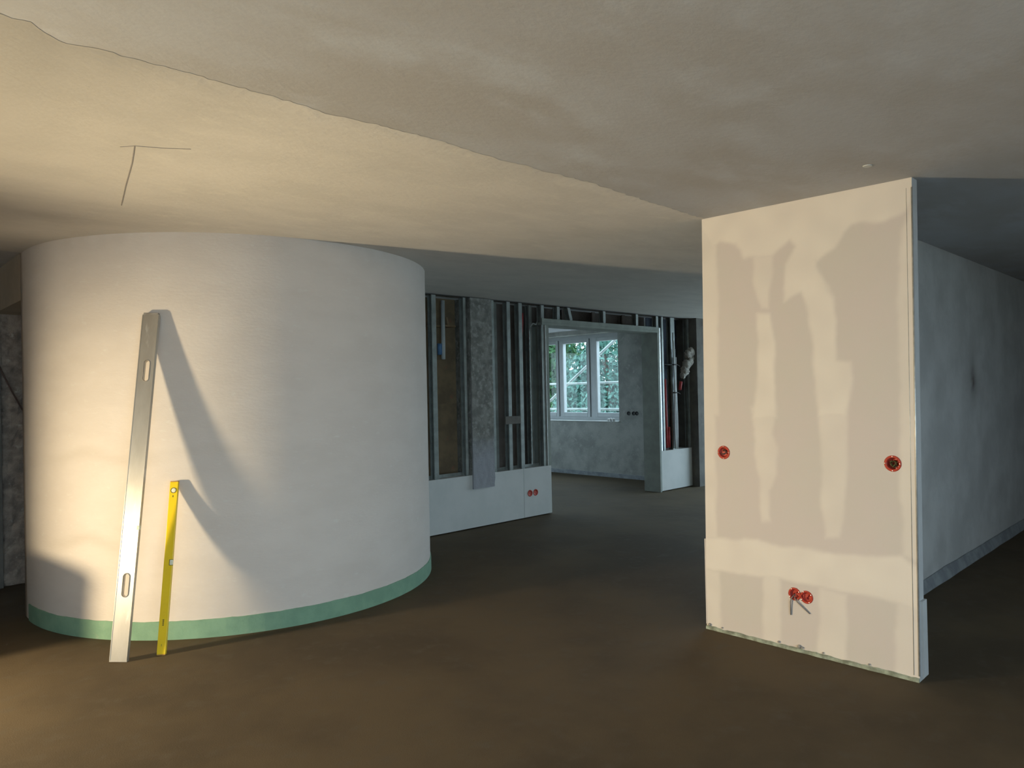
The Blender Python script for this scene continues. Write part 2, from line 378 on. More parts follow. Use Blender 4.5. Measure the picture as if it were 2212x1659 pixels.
def poly_mask(U, V, poly, soft):
    P = np.array(poly) * [1.2, H]; X, Y = U * 1.2, V * H
    ins = np.zeros(X.shape, bool); dist = np.full(X.shape, 9.0)
    for (x0, y0), (x1, y1) in zip(P, np.roll(P, -1, 0)):
        c = (y0 > Y) != (y1 > Y)
        with np.errstate(all='ignore'): ins ^= c & (X < (x1 - x0) * (Y - y0) / (y1 - y0 + 1e-12) + x0)
        t = np.clip(((X - x0) * (x1 - x0) + (Y - y0) * (y1 - y0)) / ((x1 - x0) ** 2 + (y1 - y0) ** 2), 0, 1)
        dist = np.minimum(dist, np.hypot(X - x0 - t * (x1 - x0), Y - y0 - t * (y1 - y0)))
    d = np.where(ins, dist, -dist)
    t = np.clip(d / soft + 0.5, 0, 1); return t * t * (3 - 2 * t)
BOXES = {'L': (0.109, 0.433), 'R': (0.908, 0.428), 'd1': (0.469, 0.126), 'd2': (0.526, 0.124)}
NU, NV = 112, 236
uu, vv = np.meshgrid(np.linspace(0, 1, NU + 1), np.linspace(0, 1, NV + 1))
jit = np.array([[nz(u * 9, v * 18) for u in uu[0]] for v in vv[:, 0]])
jit2 = np.array([[nz(u * 30 + 9, v * 60) for u in uu[0]] for v in vv[:, 0]])
fill = np.zeros(uu.shape)
for k, pl in enumerate(FILL):
    fill = np.maximum(fill, poly_mask(uu + .010 * jit + .004 * jit2, vv + .006 * jit[::-1] + .002 * jit2, pl, 0.034) * (1.0 if k in (1, 10, 3, 4) else .72))
fill = np.clip(fill * (0.85 + .3 * jit), 0, 1)
fm = MB()
for j in range(NV + 1):
    for i in range(NU + 1): fm.v.append(tuple(onp(uu[j, i], vv[j, i]) + NP * (0.0009 * fill[j, i])))
def near_box(u, v): return any(math.hypot((u - a) * 1.2, (v - b) * H) < 0.033 for a, b in BOXES.values())
for j in range(NV):
    for i in range(NU):
        if not near_box((i + .5) / NU, (j + .5) / NV):
            q = j * (NU + 1) + i; fm.f.append((q, q + 1, q + NU + 2, q + NU + 1))
part = empty('wall_partition', (3.975, 1.81, 0), kind='structure')
part['label'] = 'free standing plasterboard wall end with pale filler patches'
fo = obj('front_board', fm, 'board', part, smooth=True); set_attr(fo, 'filler', fill.ravel())
fo['label'] = 'greyish pink plasterboard with pale smears of filler'
TH = 0.078; back = Vector((TH, -0.02, 0)); sl = Vector((0, -0.0, 0))
# core is an open frame of boards behind the face so that the sunk boxes have room
def slab(a, b, c, d, t, name, m, bev=0.0):  # a,b bottom; c,d top; thickness vector t
    return obj(name, MB().hexa([a, b, b + t, a + t], [c, d, d + t, c + t]), m, part, bevel=bev)
e1 = Vector((0.012, 0, 0))
slab(BL + Vector((TH - .012, 0, 0)), BR + Vector((TH - .012, 0, 0)), TL + Vector((TH - .012, 0, 0)), TR + Vector((TH - .012, 0, 0)), e1, 'back_board', 'boardedge')
rt = Vector((0, 0.012, 0))
g = Vector((0.0015, 0, 0))
slab(BR + g, BR + Vector((TH - .0125, 0, 0)), TR + g, TR + Vector((TH - .0125, 0, 0)), rt, 'end_board', 'boardedge')
slab(BL + g - rt, BL + Vector((TH - .0125, 0, 0)) - rt, TL + g - rt, TL + Vector((TH - .0125, 0, 0)) - rt, rt, 'end_board', 'boardedge')
# the lower board at the left end stands a little proud, as does the lowest end strip
obj('lower_board_lip', MB().box(3.978, 4.035, 2.4165, 2.4245, 0.03, 0.555), 'board', part)
obj('end_strip', MB().box(3.985, 4.052, 1.2005, 1.2155, 0.02, 0.40), 'boardedge', part)
obj('corner_bead', MB().tube([BR + Vector((-.0005, 0.001, .03)), TR + Vector((-.0005, 0.001, -.05))], .0045, 8), 'bead', part, smooth=True)
obj('corner_bead', MB().tube([BR + Vector((-.0012, 0.026, .03)), TR + Vector((-.0012, 0.026, -.05))], .0014, 6), 'bead', part, smooth=True)
# foam and crumbs at the foot
pm2 = MB(); nn = 60
for k in range(nn + 1):
    u = k / nn; q = onp(u, 0); top = .020 + .007 * nz(u * 14, 1) + .005 * nz(u * 45, 4); dp = .011 + .004 * nz(u * 18, 9)
    for dx, z in ((.0, 0), (-dp, 0), (-dp, top * .7), (-.001, top)): pm2.v.append((q.x + dx, q.y, z))
for i in range(nn):
    for k in range(4): pm2.f.append((i * 4 + k, i * 4 + (k + 1) % 4, (i + 1) * 4 + (k + 1) % 4, (i + 1) * 4 + k))
pm2.f += [(0, 1, 2, 3), tuple(nn * 4 + k for k in (3, 2, 1, 0))]
struct('trim_2', pm2, 'foampale', 'pale green ragged strip under the plasterboard wall end')
for u, s in ((0.02, .011), (0.09, .006), (0.39, .008), (0.49, .013), (0.505, .007), (0.60, .006), (0.80, .006)):
    q = onp(u, 0); m = MB()
    m.lathe([(0, -s * .8), (s * .8, -s * .5), (s, 0), (s * .6, s * .6), (0, s * .8)], (q.x - .006, q.y, .026 + s * .4), (.2, .3, 1), 8)
    obj('mortar_crumb', m, 'mortar', part)

def flush_box(parent, c, nrm, r, depth=.048, mcup='red', min_='redin', screws=True, up=(0, 0, 1)):
    c = Vector(c); nrm = Vector(nrm).normalized()
    cup = obj('cup', MB().lathe([(r * .78, .0015), (r * .86, .004), (r * 1.06, .004), (r * 1.1, .0005), (r * 1.02, -.002), (r * .86, -.004), (r * .86, -depth), (0.0, -depth)], c, nrm, 32), mcup, parent, smooth=True)
    obj('liner', MB().lathe([(r * .78, .0014), (r * .80, -depth * .9), (r * .4, -depth * .95), (0.0, -depth * .95)], c, nrm, 28), min_, cup, smooth=True)
    if screws:
        t = Vector(up); s = nrm.cross(t).normalized(); t = s.cross(nrm)
        for k in range(4):
            d = t * math.cos(k * PI / 2) + s * math.sin(k * PI / 2)
            obj('screw', MB().lathe([(0.0, .0065), (.0026, .006), (.0032, .0042), (.0032, .002)], c + d * r * .95, nrm, 10), 'screw', cup)
    return cup
def wires_in(parent, c, nrm, r, k, name='wire', col='wiredark'):
    c = Vector(c); nrm = Vector(nrm)
    for i in range(k):
        a = random.random() * 6.28
        q = [c - nrm * .04 + Vector((0, math.cos(a), math.sin(a))) * r * .4]
        for j in range(5):
            a += random.uniform(.5, 1.3); q.append(c - nrm * (.035 - .006 * j) + Vector((0, math.cos(a), math.sin(a))) * r * random.uniform(.25, .62))
        obj(name, MB().tube(q, .0035, 7), col, parent, smooth=True)
cL = onp(*BOXES['L']); cR = onp(*BOXES['R'])
b = empty('flush_box', cL, 'small red round electrical box near the left edge of the plasterboard wall end', 'electrical box', 'red boxes in the plasterboard wall end')
flush_box(b, cL, NP, .037, depth=.016); wires_in(b, cL + NP * .026, NP, .034, 2)
b = empty('flush_box', cR, 'larger red round electrical box near the right corner of the plasterboard wall end', 'electrical box', 'red boxes in the plasterboard wall end')
flush_box(b, cR, NP, .038, depth=.028); wires_in(b, cR + NP * .016, NP, .034, 4, col='inkgrey')
c1, c2 = onp(*BOXES['d1']), onp(*BOXES['d2'])
b = empty('double_flush_box', (c1 + c2) / 2, 'pair of joined red electrical boxes low on the plasterboard wall end with two dangling wires', 'electrical box')
flush_box(b, c1, NP, .033, depth=.014, up=(0, .5, .8)); flush_box(b, c2, NP, .033, depth=.014, up=(0, .5, .8))
obj('bridge', MB().tube([c1 * .6 + c2 * .4 + NP * .002, c1 * .4 + c2 * .6 + NP * .002], .008, 8), 'red', b)
wires_in(b, c1 + NP * .028, NP, .03, 1, col='redin'); wires_in(b, c2 + NP * .028, NP, .03, 1, col='redin')
for q in ([c1 - NP * .02, c1 + NP * .012 + Vector((0, .012, -.02)), c1 + NP * .010 + Vector((0, .021, -.045)), c1 + NP * .006 + Vector((0, .023, -.12))],
          [c1 - NP * .02, c1 + NP * .012 + Vector((0, -.005, -.02)), c1 + NP * .010 + Vector((0, -.02, -.04)), c1 + NP * .006 + Vector((0, -.087, -.092))]):
    obj('wire', MB().tube(q, .0034, 8), 'wire', b, smooth=True)

# ------------------------------------------------------------------ side wall on the right (stem of the T)
YD = 1.714
dm = MB(); sv = []; NXd, NZd = 150, 60
for j in range(NZd + 1):
    for i in range(NXd + 1):
        x = 4.09 + (XE - 4.09) * i / NXd; z = H * j / NZd
        dm.v.append((x, YD + .003 * nz(x * 1.5, z * 1.5), z))
        s = 0.8 * math.exp(-((x - 7.16 - .05 * nz(z * 7, 2)) / .085) ** 2 - ((z - 1.52) / .17) ** 2) * (.6 + .8 * abs(nz(x * 14, z * 9)))
        sv.append(min(1, s + .15 * max(0, nz(x * 3, z * 3))))
for j in range(NZd):
    for i in range(NXd):
        q = j * (NXd + 1) + i; dm.f.append((q, q + 1, q + NXd + 2, q + NXd + 1))
nb = len(dm.v)
dm.v += [(4.09, YD + .15, 0), (XE, YD + .15, 0), (XE, YD + .15, H), (4.09, YD + .15, H)]; sv += [0] * 4
dm.f.append((nb + 1, nb, nb + 3, nb + 2))
dm.f.append(tuple(j * (NXd + 1) for j in range(NZd + 1)) + (nb + 3, nb))
dm.f.append(tuple(j * (NXd + 1) + NXd for j in range(NZd + 1)) + (nb + 2, nb + 1))
dw = struct('wall_right', dm, 'dimwall', 'dim grey skimmed wall running away behind the plasterboard wall end', smooth=False)
set_attr(dw, 'stain', sv)
tm = MB(); nn = 80
for k in range(nn + 1):
    x = 4.1 + (XE - 4.1) * k / nn; top = .085 + .012 * nz(x * 2, 3) + .006 * nz(x * 11, 3); dp = .030 + .008 * nz(x * 2.5, 6)
    for dy, z in ((-.001, 0), (-dp, 0), (-dp * .75, top * .4), (-.003, top)): tm.v.append((x, YD + dy - .004, z))
for i in range(nn):
    for k in range(4): tm.f.append((i * 4 + k, i * 4 + (k + 1) % 4, (i + 1) * 4 + (k + 1) % 4, (i + 1) * 4 + k))
tm.f += [(0, 1, 2, 3), tuple(nn * 4 + k for k in (3, 2, 1, 0))]
struct('trim_3', tm, 'film', 'grey plastic edge film along the foot of the dim side wall')

# ------------------------------------------------------------------ open stud wall at the back
ZP = 0.585                                # height of the boarded parapet
YE = 6.27
X0, XA, XB_, X1 = 4.10, 6.43, 8.72, 9.55
wb = empty('wall_back', (6.8, 6.1, 0), kind='structure'); wb['label'] = 'unfinished metal stud wall with a wide doorway and white board parapet'
def piece(name, m, *bx, bevel=0.0, parent=wb):
    mb = MB()
    for q in bx: mb.box(*q)
    return obj(name, mb, m, parent, bevel=bevel)
piece('parapet_board', 'boardw', (X0, 5.958, YB, YE, 0.012, ZP), bevel=.003)
piece('parapet_board', 'boardw', (5.962, XA + .004, YB, YE, 0.012, ZP), bevel=.003)
piece('parapet_board', 'boardw', (XB_ + .004, X1, YB - .003, YE, 0.012, ZP), bevel=.003)
def stud(x, w, z0, z1, y=YB + .004, d=.075, t=.004, lean=0.0, m='steel', side=1):
    mb = MB()                              # open C profile: front flange, web, back flange with lips
    f = lambda a, b, c, e: mb.hexa([(a, c, z0), (b, c, z0), (b, e, z0), (a, e, z0)], [(a + lean, c, z1), (b + lean, c, z1), (b + lean, e, z1), (a + lean, e, z1)])
    f(x, x + w, y, y + t); f(x, x + w, y + d - t, y + d)
    wx = x if side < 0 else x + w - t
    f(wx, wx + t, y + t, y + d - t)
    lx = x + w - t if side < 0 else x
    f(lx, lx + t, y + t, y + t + .012); f(lx, lx + t, y + d - t - .012, y + d - t)
    return obj('stud', mb, m, wb)
ZT = H - .012
for x, w in ((4.40, .05), (4.66, .055), (5.09, .035), (5.495, .045), (5.745, .05), (5.935, .055), (6.315, .05)): stud(x, w, ZP + .001, ZT - .001)
for x, w in ((4.56, .05), (5.62, .05), (6.20, .05)): stud(x, w, ZP + .001, ZT - .001, y=6.10, d=.07)
for x, w in ((8.83, .04), (9.06, .10), (9.50, .045)): stud(x, w, ZP + .001, ZT - .001)
stud(8.97, .04, ZP + .001, ZT - .001, y=6.10, d=.07)
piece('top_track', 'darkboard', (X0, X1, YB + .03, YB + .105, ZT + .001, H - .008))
piece('bottom_track', 'steel', (X0, 5.15, YB + .09, YB + .10, ZP, ZP + .035), (5.50, XA - .06, YB + .09, YB + .10, ZP, ZP + .035))
# door lining: header boards and the two jambs
ZL = 2.285
piece('header_board', 'lining', (XA - .11, XB_ + .03, YB - .004, YE + .004, ZL, ZL + .032), (XA - .11, XB_ + .03, YB - .008, YB + .012, ZL + .032, ZL + .078), bevel=.002)
piece('door_jamb', 'lining', (XA - .055, XA, YB - .006, YE + .004, ZP + .001, ZL - .001), bevel=.002)
jb2 = piece('door_jamb', 'lining', (XB_ - .012, XB_ + .03, YB - .006, YE + .004, 0.0, ZL - .001), bevel=.002)
piece('edge_profile', 'bead', (XA - .062, XA - .056, YB - .010, YB + .01, ZP + .002, ZL - .002))
piece('edge_profile', 'bead', (XB_ + .031, XB_ + .06, YB - .008, YB + .004, ZP + .002, ZL + .07))
for x, ln in ((6.60, 0), (6.84, -.05), (7.50, 0), (8.22, 0), (8.70, 0)): stud(x, .05, ZL + .08, ZT - .001, lean=ln)
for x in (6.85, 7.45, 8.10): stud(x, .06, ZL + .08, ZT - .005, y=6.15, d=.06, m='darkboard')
# boards closing the back of the wall
for z0, z1 in ((ZP, 1.37), (1.37, 2.21), (2.21, ZT)): piece('back_board', 'brown', (X0, 5.155, 6.225, 6.245, z0, z1), (X0, 5.155, 6.246, 6.256, z0, min(ZT, z1 + .02)), bevel=.002)
for x0, x1 in ((5.49, 5.90), (5.905, XA - .062)): piece('back_board', 'darkboard', (x0, x1, 6.225, 6.245, ZP, ZT))
piece('back_board', 'darkboard', (XA - .06, 7.6, 6.23, 6.245, ZL + .033, ZT)); piece('back_board', 'darkboard', (7.605, XB_, 6.23, 6.245, ZL + .033, ZT))
piece('back_board', 'membrane', (XB_ + .065, 9.18, 6.23, 6.25, ZP, ZT)); piece('back_board', 'membrane', (9.185, X1, 6.23, 6.25, ZP, ZT))
# concrete pilaster in the stud wall
cmn = MB(); NXc, NZc = 16, 80; sf = []
zc0 = 0.435
for j in range(NZc + 1):
    for i in range(NXc + 1):
        x = 5.165 + .315 * i / NXc; z = zc0 + (H - .01 - zc0) * j / NZc
        cmn.v.append((x + (.012 * nz(z * 6, 3) if i in (0, NXc) else 0), 5.975 + .006 * nz(x * 18, z * 14), z))
        sf.append(max(0, min(1, (1.02 - z) / .25 + .5 * nz(x * 9, z * 7))))
for j in range(NZc):
    for i in range(NXc):
        q = j * (NXc + 1) + i; cmn.f.append((q, q + 1, q + NXc + 2, q + NXc + 1))
per = [j * (NXc + 1) for j in range(NZc + 1)], [j * (NXc + 1) + NXc for j in range(NZc + 1)]
nb = len(cmn.v)
cmn.v += [(5.17, 5.999, zc0), (5.475, 5.999, zc0), (5.475, 5.999, H - .01), (5.17, 5.999, H - .01)]; sf += [1, 1, 0, 0]
cmn.f += [tuple(per[0]) + (nb + 3, nb), tuple(per[1]) + (nb + 2, nb + 1), tuple(range(NXc + 1)) + (nb + 1, nb), tuple(NZc * (NXc + 1) + i for i in range(NXc + 1)) + (nb + 2, nb + 3)]
pil = obj('pilaster_face', cmn, 'column', wb); set_attr(pil, 'smooth_filler', sf); pil['label'] = 'speckled grey concrete pilaster'
piece('pilaster_core', 'column', (5.17, 5.475, 6.0, YE - .01, ZP + .002, ZT - .001))
wg = struct('wall_pier', MB().box(X1 + .002, XE, 5.875, 6.29, 0, H), 'greywall', 'grey rendered pier at the right end of the stud wall')
obj('box_cup', MB().lathe([(0.0, .004), (.03, .004), (.036, .002), (.038, -.002)], (10.02, 5.874, .42), (0, -1, 0), 18), 'redin', wg)

# things in and on the stud wall
def conduit(name, pts, r, m, label, cat, group=None, n=10):
    o = obj(name, MB().tube(pts, r, n), m, smooth=True); return tag(o, label, cat, group)
e = empty('drain_pipe', (4.87, 6.10, 1.86), 'pale pipe with a blue lower sleeve hanging in the leftmost stud bay', 'pipe')
obj('pipe', MB().tube([(4.885, 6.10, 2.485), (4.882, 6.10, 2.0), (4.88, 6.10, 1.85)], .022, 12), 'whitepipe', e, smooth=True)
obj('sleeve', MB().tube([(4.85, 6.12, 2.02), (4.85, 6.12, 1.90)], .028, 12), 'bluepipe', e, smooth=True)
o = obj('wood_bracket', MB().box(4.92, 5.06, 6.10, 6.224, 2.205, 2.222).hexa([(4.965, 6.12, 2.222), (4.985, 6.12, 2.222), (4.985, 6.14, 2.222), (4.965, 6.14, 2.222)], [(4.945, 6.12, 2.31), (4.965, 6.12, 2.31), (4.965, 6.14, 2.31), (4.945, 6.14, 2.31)]), 'wood')
tag(o, 'small pale wooden bracket beside the hanging pipe in the stud bay', 'bracket')
o = obj('wood_batten', MB().box(4.721, 4.86, 6.12, 6.224, 2.20, 2.216), 'wood'); tag(o, 'short pale batten left of the hanging pipe in the stud bay', 'batten')
o = obj('mounting_plate', MB().box(5.68, 5.925, YB - .010, YB + .003, 1.115, 1.205), 'greywall', bevel=.002); tag(o, 'small grey mounting plate fixed across two metal studs', 'plate')
band = MB().box(6.128, 6.146, YB + .03, YB + .034, .62, 2.2)
for k in range(24): band.box(6.131, 6.143, YB + .0275, YB + .0298, .66 + k * .064, .70 + k * .064)
o = obj('perforated_strip', band, 'steel'); tag(o, 'thin bright perforated metal strip hanging between studs left of the doorway', 'metal strip')
o = conduit('red_conduit', [(6.09, 6.12, 2.42), (6.085, 6.12, 2.28), (6.07, 6.13, 2.1), (6.10, 6.15, 1.9)], .03, 'redpipe', 'short red conduit left of the doorway high between the studs', 'conduit')
o = conduit('cable_loop', [(6.17, 6.06, 2.25), (6.22, 6.05, 2.30), (6.27, 6.05, 2.285), (6.30, 6.055, 2.33)], .008, 'whitepipe', 'short grey cable end poking out beside the door header', 'cable')
b = empty('double_flush_box', (6.105, YB, .289), 'pair of dark red electrical boxes in the white parapet board left of the doorway', 'electrical box')
for x in (6.058, 6.152): flush_box(b, (x, YB - .001, .289), (0, -1, 0), .036, depth=.001, screws=False, mcup='redin', min_='redin')
# right bay: cables, pipes, wool
e = empty('cable_bundle', (9.12, 5.99, .6), 'bundle of pale cables with black ties on the stud right of the doorway', 'cables')
for k, dx in enumerate((-.028, -.009, .010, .028)):
    obj('cable', MB().tube([(9.11 + dx + .01 * math.sin(k + z * 5), YB - .024, z) for z in np.linspace(.60, 2.30 - .12 * k, 9)], .0095, 8), 'white' if k % 2 else 'whitepipe', e, smooth=True)
for z in (1.83, 1.42):
    obj('tie', MB().tube([(9.11 + .048 * math.cos(t), YB - .024 + .018 * math.sin(t), z) for t in np.linspace(0, 2 * PI, 17)], .008, 6), 'black', e, smooth=True)
    obj('tie_tail', MB().tube([(9.15, YB - .03, z), (9.20, YB - .03, z - .01), (9.23, YB - .028, z - .025)], .006, 6), 'black', e)
conduit('black_cable', [(8.80, 6.08, 1.99), (8.86, 6.04, 1.86), (8.95, 6.03, 1.83), (9.05, 5.985, 1.83)], .010, 'black', 'thin black cable sagging from the door jamb to the cable bundle', 'cable')
conduit('red_conduit', [(8.93, 6.03, .62), (8.925, 6.03, 1.1), (8.92, 6.035, 1.62)], .026, 'redpipe', 'tall red conduit between the door jamb and the cable bundle', 'conduit')
conduit('red_conduit', [(9.015, 6.05, .62), (9.015, 6.05, .92)], .028, 'redpipe', 'short red conduit stub low behind the cable bundle', 'conduit')
conduit('blue_pipe', [(8.81, 6.015, .60), (8.805, 6.015, 1.0), (8.80, 6.015, 1.72)], .012, 'bluepipe', 'thin blue pipe just right of the doorway edge', 'pipe')
conduit('grey_conduit', [(9.27, 6.14, .60), (9.265, 6.14, 1.0), (9.25, 6.14, 1.22)], .014, 'wire', 'thin grey flexible conduit in the right hand stud bay', 'conduit')
conduit('red_conduit', [(9.215, 5.97, 1.46), (9.235, 5.97, 1.53), (9.25, 5.97, 1.58)], .024, 'redpipe', 'red conduit end sticking out under the insulation tuft', 'conduit')
def tuft(name, blobs, m, label):
    bmx = bmesh.new()
    for (c, r) in blobs:
        g = bmesh.ops.create_icosphere(bmx, subdivisions=3, radius=r)
        for v in g['verts']:
            d = v.co.normalized(); k = 1 + .35 * nz(*(d * 2.3 + Vector(c))) + .25 * nz(*(d * 6 + Vector(c)))
            v.co = Vector(c) + Vector((d.x * r * k, d.y * r * k * .7, d.z * r * k))
    mb = MB(); bmx.verts.index_update()
    mb.add([tuple(v.co) for v in bmx.verts], [tuple(v.index for v in f.verts) for f in bmx.faces]); bmx.free()
    return tag(obj(name, mb, m, smooth=True), label, 'insulation')
tuft('insulation_tuft', [((9.50, 5.955, 2.02), .075), ((9.43, 5.955, 1.98), .07), ((9.53, 5.965, 1.93), .06), ((9.46, 5.955, 1.88), .075), ((9.38, 5.95, 1.83), .075), ((9.33, 5.955, 1.74), .07), ((9.29, 5.96, 1.67), .05), ((9.37, 5.955, 1.73), .055)], 'wool', 'tuft of pale mineral wool bulging out of the right hand stud bay')

# ------------------------------------------------------------------ far room with the window
WY0, WY1, WZ0, WZ1 = 7.47, 9.85, 0.935, 2.46
wf = struct('wall_far', MB().box(XF, XF + .35, 6.30, WY0, 0, H).box(XF, XF + .35, WY1, 10.5, 0, H).box(XF, XF + .35, WY0, WY1, 0, WZ0).box(XF, XF + .35, WY0, WY1, WZ1, H), 'farwall', 'mottled grey wall of the far room around the window')

struct('trim_4', MB().box(XF - .012, XF, 6.31, 10.49, 0, .07), 'film', 'bluish edge strip along the foot of the far room wall')
w1 = empty('window_1', (XF + .27, 8.66, WZ0), kind='structure'); w1['label'] = 'white triple casement window in the far room'
xi, xo = XF + .235, XF + .315
obj('frame', MB().box(xi, xo, WY0, WY1, WZ0, WZ0 + .07).box(xi, xo, WY0, WY1, WZ1 - .06, WZ1).box(xi, xo, WY0, WY0 + .05, WZ0 + .07, WZ1 - .06).box(xi, xo, WY1 - .05, WY1, WZ0 + .07, WZ1 - .06)
    .box(xi, xo, 8.165, 8.275, WZ0 + .07, WZ1 - .06).box(xi, xo, 8.955, 9.015, WZ0 + .07, WZ1 - .06), 'frame', w1)
zs0, zs1 = WZ0 + .071, WZ1 - .061
for y0, y1 in ((7.521, 8.164), (8.276, 8.954), (9.016, 9.799)):
    s = .062
    sa = obj('sash', MB().box(xi - .02, xo - .02, y0, y0 + s, zs0, zs1).box(xi - .02, xo - .02, y1 - s, y1, zs0, zs1).box(xi - .02, xo - .02, y0 + s, y1 - s, zs0, zs0 + .075).box(xi - .02, xo - .02, y0 + s, y1 - s, zs1 - .065, zs1), 'frame', w1, bevel=.004)
    obj('pane', MB().box(xi + .02, xi + .03, y0 + s, y1 - s, zs0 + .075, zs1 - .065), 'glass', sa)
    obj('bead', MB().box(xi - .024, xi - .021, y0 + s - .012, y0 + s - .004, zs0 + .07, zs1 - .06).box(xi - .024, xi - .021, y1 - s + .004, y1 - s + .012, zs0 + .07, zs1 - .06), 'white', sa)
obj('sill', MB().box(XF - .02, xi - .022, WY0 + .002, WY1 - .002, WZ0 - .0, WZ0 + .012), 'boardw', w1)
tuft('film_scrap', [((XF + .02, 7.66, WZ0 + .035), .03), ((XF + .03, 7.72, WZ0 + .03), .026), ((XF + .02, 7.60, WZ0 + .035), .028)], 'white', 'crumpled white plastic scrap on the far window sill')['category'] = 'plastic scrap'
b = empty('triple_flush_box', (XF, 7.2, 1.083), 'row of three dark electrical boxes on the wall right of the far window', 'electrical box')
for y in (7.275, 7.175, 7.11): flush_box(b, (XF - .001, y, 1.083), (-1, 0, 0), .030, depth=.001, screws=False, mcup='black', min_='black')

# ------------------------------------------------------------------ walls and glazing behind and beside the camera (daylight)
def glazed_wall(name, wname, axis, c0, c1, a0, a1, w0, w1_, z0, z1, panes, label, wlabel):
    # wall slab between c0..c1 across, spanning a0..a1, with one opening w0..w1_
    def bx(mb, p0, p1, q0, q1, r0, r1):
        return mb.box(p0, p1, q0, q1, r0, r1) if axis == 'x' else mb.box(q0, q1, p0, p1, r0, r1)
    mb = MB(); bx(mb, c0, c1, a0, w0, 0, H); bx(mb, c0, c1, w1_, a1, 0, H); bx(mb, c0, c1, w0, w1_, z1, H)
    if z0 > 0: bx(mb, c0, c1, w0, w1_, 0, z0)
    struct(name, mb, 'roomwall', label)
    cm_ = (c0 + c1) / 2
    loc = (cm_, (w0 + w1_) / 2, z0) if axis == 'x' else ((w0 + w1_) / 2, cm_, z0)
    w = empty(wname, loc, kind='structure'); w['label'] = wlabel
    mb = MB(); t = .05
    bx(mb, cm_ - .03, cm_ + .03, w0, w1_, z0, z0 + t); bx(mb, cm_ - .03, cm_ + .03, w0, w1_, z1 - t, z1)
    step = (w1_ - w0) / panes
    for k in range(panes + 1):
        y = w0 + k * step; bx(mb, cm_ - .03, cm_ + .03, max(w0, y - t / 2), min(w1_, y + t / 2), z0 + t, z1 - t)
    obj('frame', mb, 'frame', w)
    for k in range(panes):
        g = MB(); bx(g, cm_ - .004, cm_ + .004, w0 + k * step + t * .6, w0 + (k + 1) * step - t * .6, z0 + t, z1 - t); obj('pane', g, 'glass', w)
glazed_wall('wall_south', 'window_2', 'y', YS - .2, YS, XW, 3.6, -2.4, 1.9, 0.12, 2.40, 3, 'plain wall behind the camera', 'wide daylight window behind the camera')
glazed_wall('wall_south_east', 'window_4', 'y', YS - .2, YS, 3.602, XE, 4.5, 5.6, 0.9, 2.2, 1, 'plain wall across from the dim side wall', 'unseen window added to light the dim side wall')  # unseen window, added to put more daylight on the side wall
glazed_wall('wall_east', 'window_3', 'x', XE, XE + .2, YS, 6.3, 2.1, 5.7, 0.05, 2.45, 2, 'end wall beyond the plasterboard wall end', 'glazed balcony door beyond the stud wall')
glazed_wall('wall_north', 'window_5', 'y', 10.5, 10.7, XW - .2, XF + .35, 5.6, 8.6, 0.9, 2.35, 3, 'plain wall closing the far room', 'unseen window added to brighten the far room')  # unseen window, added to bring more daylight into the far room
struct('wall_west', MB().box(XW - .2, XW, YS - .2, 10.5, 0, H), 'roomwall', 'plain wall left of the picture')

# ------------------------------------------------------------------ straightedge and spirit level leaning on the curved wall
def lean_frame(b0, a_top, ztop, off):
    nrm = Vector((math.cos(a_top), math.sin(a_top), 0))
    top = Vector((CX, CY, 0)) + nrm * (R + off) + Vector((0, 0, ztop))
    u = (top - b0); L = u.length; u.normalize()
    w = Vector((-nrm.y, nrm.x, 0)); w = (w - u * w.dot(u)).normalized()     # to the right seen from the camera
    if w.dot(RT) < 0: w = -w
    n_ = w.cross(u).normalized()
    if n_.dot(FW) > 0: n_ = -n_                                             # towards the camera
    return top, u, w, n_, L
def bar_with_slots(name, O, u, w, n_, L, wid, th, slots, m, parent, chamfer=.0, slot_w=.036, slot_l=.13):
    bmx = bmesh.new(); edges = []
    def loop(pts):
        vs = [bmx.verts.new((a, b_, 0)) for a, b_ in pts]
        for i in range(len(vs)): edges.append(bmx.edges.new((vs[i], vs[(i + 1) % len(vs)])))
    c = chamfer
    loop([(-wid / 2, 0), (wid / 2, 0), (wid / 2, L - c), (wid / 2 - c, L), (-wid / 2 + c, L), (-wid / 2, L - c)] if c else [(-wid / 2, 0), (wid / 2, 0), (wid / 2, L), (-wid / 2, L)])
    for sx_, syc in slots:
        r = slot_w / 2; h = slot_l / 2 - r; pts = []
        for k in range(13): t = PI * k / 12; pts.append((sx_ + r * math.cos(t), syc + h + r * math.sin(t)))
        for k in range(13): t = PI + PI * k / 12; pts.append((sx_ + r * math.cos(t), syc - h + r * math.sin(t)))
        loop(pts)
    bmesh.ops.triangle_fill(bmx, edges=edges, use_beauty=True)
    faces = list(bmx.faces)
    ex = bmesh.ops.extrude_face_region(bmx, geom=faces)
    for v in [g for g in ex['geom'] if isinstance(g, bmesh.types.BMVert)]: v.co.z -= th
    bmx.verts.index_update()
    mb = MB(); mb.add([O + w * v.co.x + u * v.co.y + n_ * v.co.z for v in bmx.verts], [tuple(v.index for v in f.verts) for f in bmx.faces])
    bmx.free()
    return obj(name, mb, m, parent)
def local_box(O, u, w, n_, x0, x1, y0, y1, z0, z1):
    P = lambda a, b_, c: O + w * a + u * b_ + n_ * c
    return MB().hexa([P(x0, y0, z0), P(x1, y0, z0), P(x1, y0, z1), P(x0, y0, z1)], [P(x0, y1, z0), P(x1, y1, z0), P(x1, y1, z1), P(x0, y1, z1)])

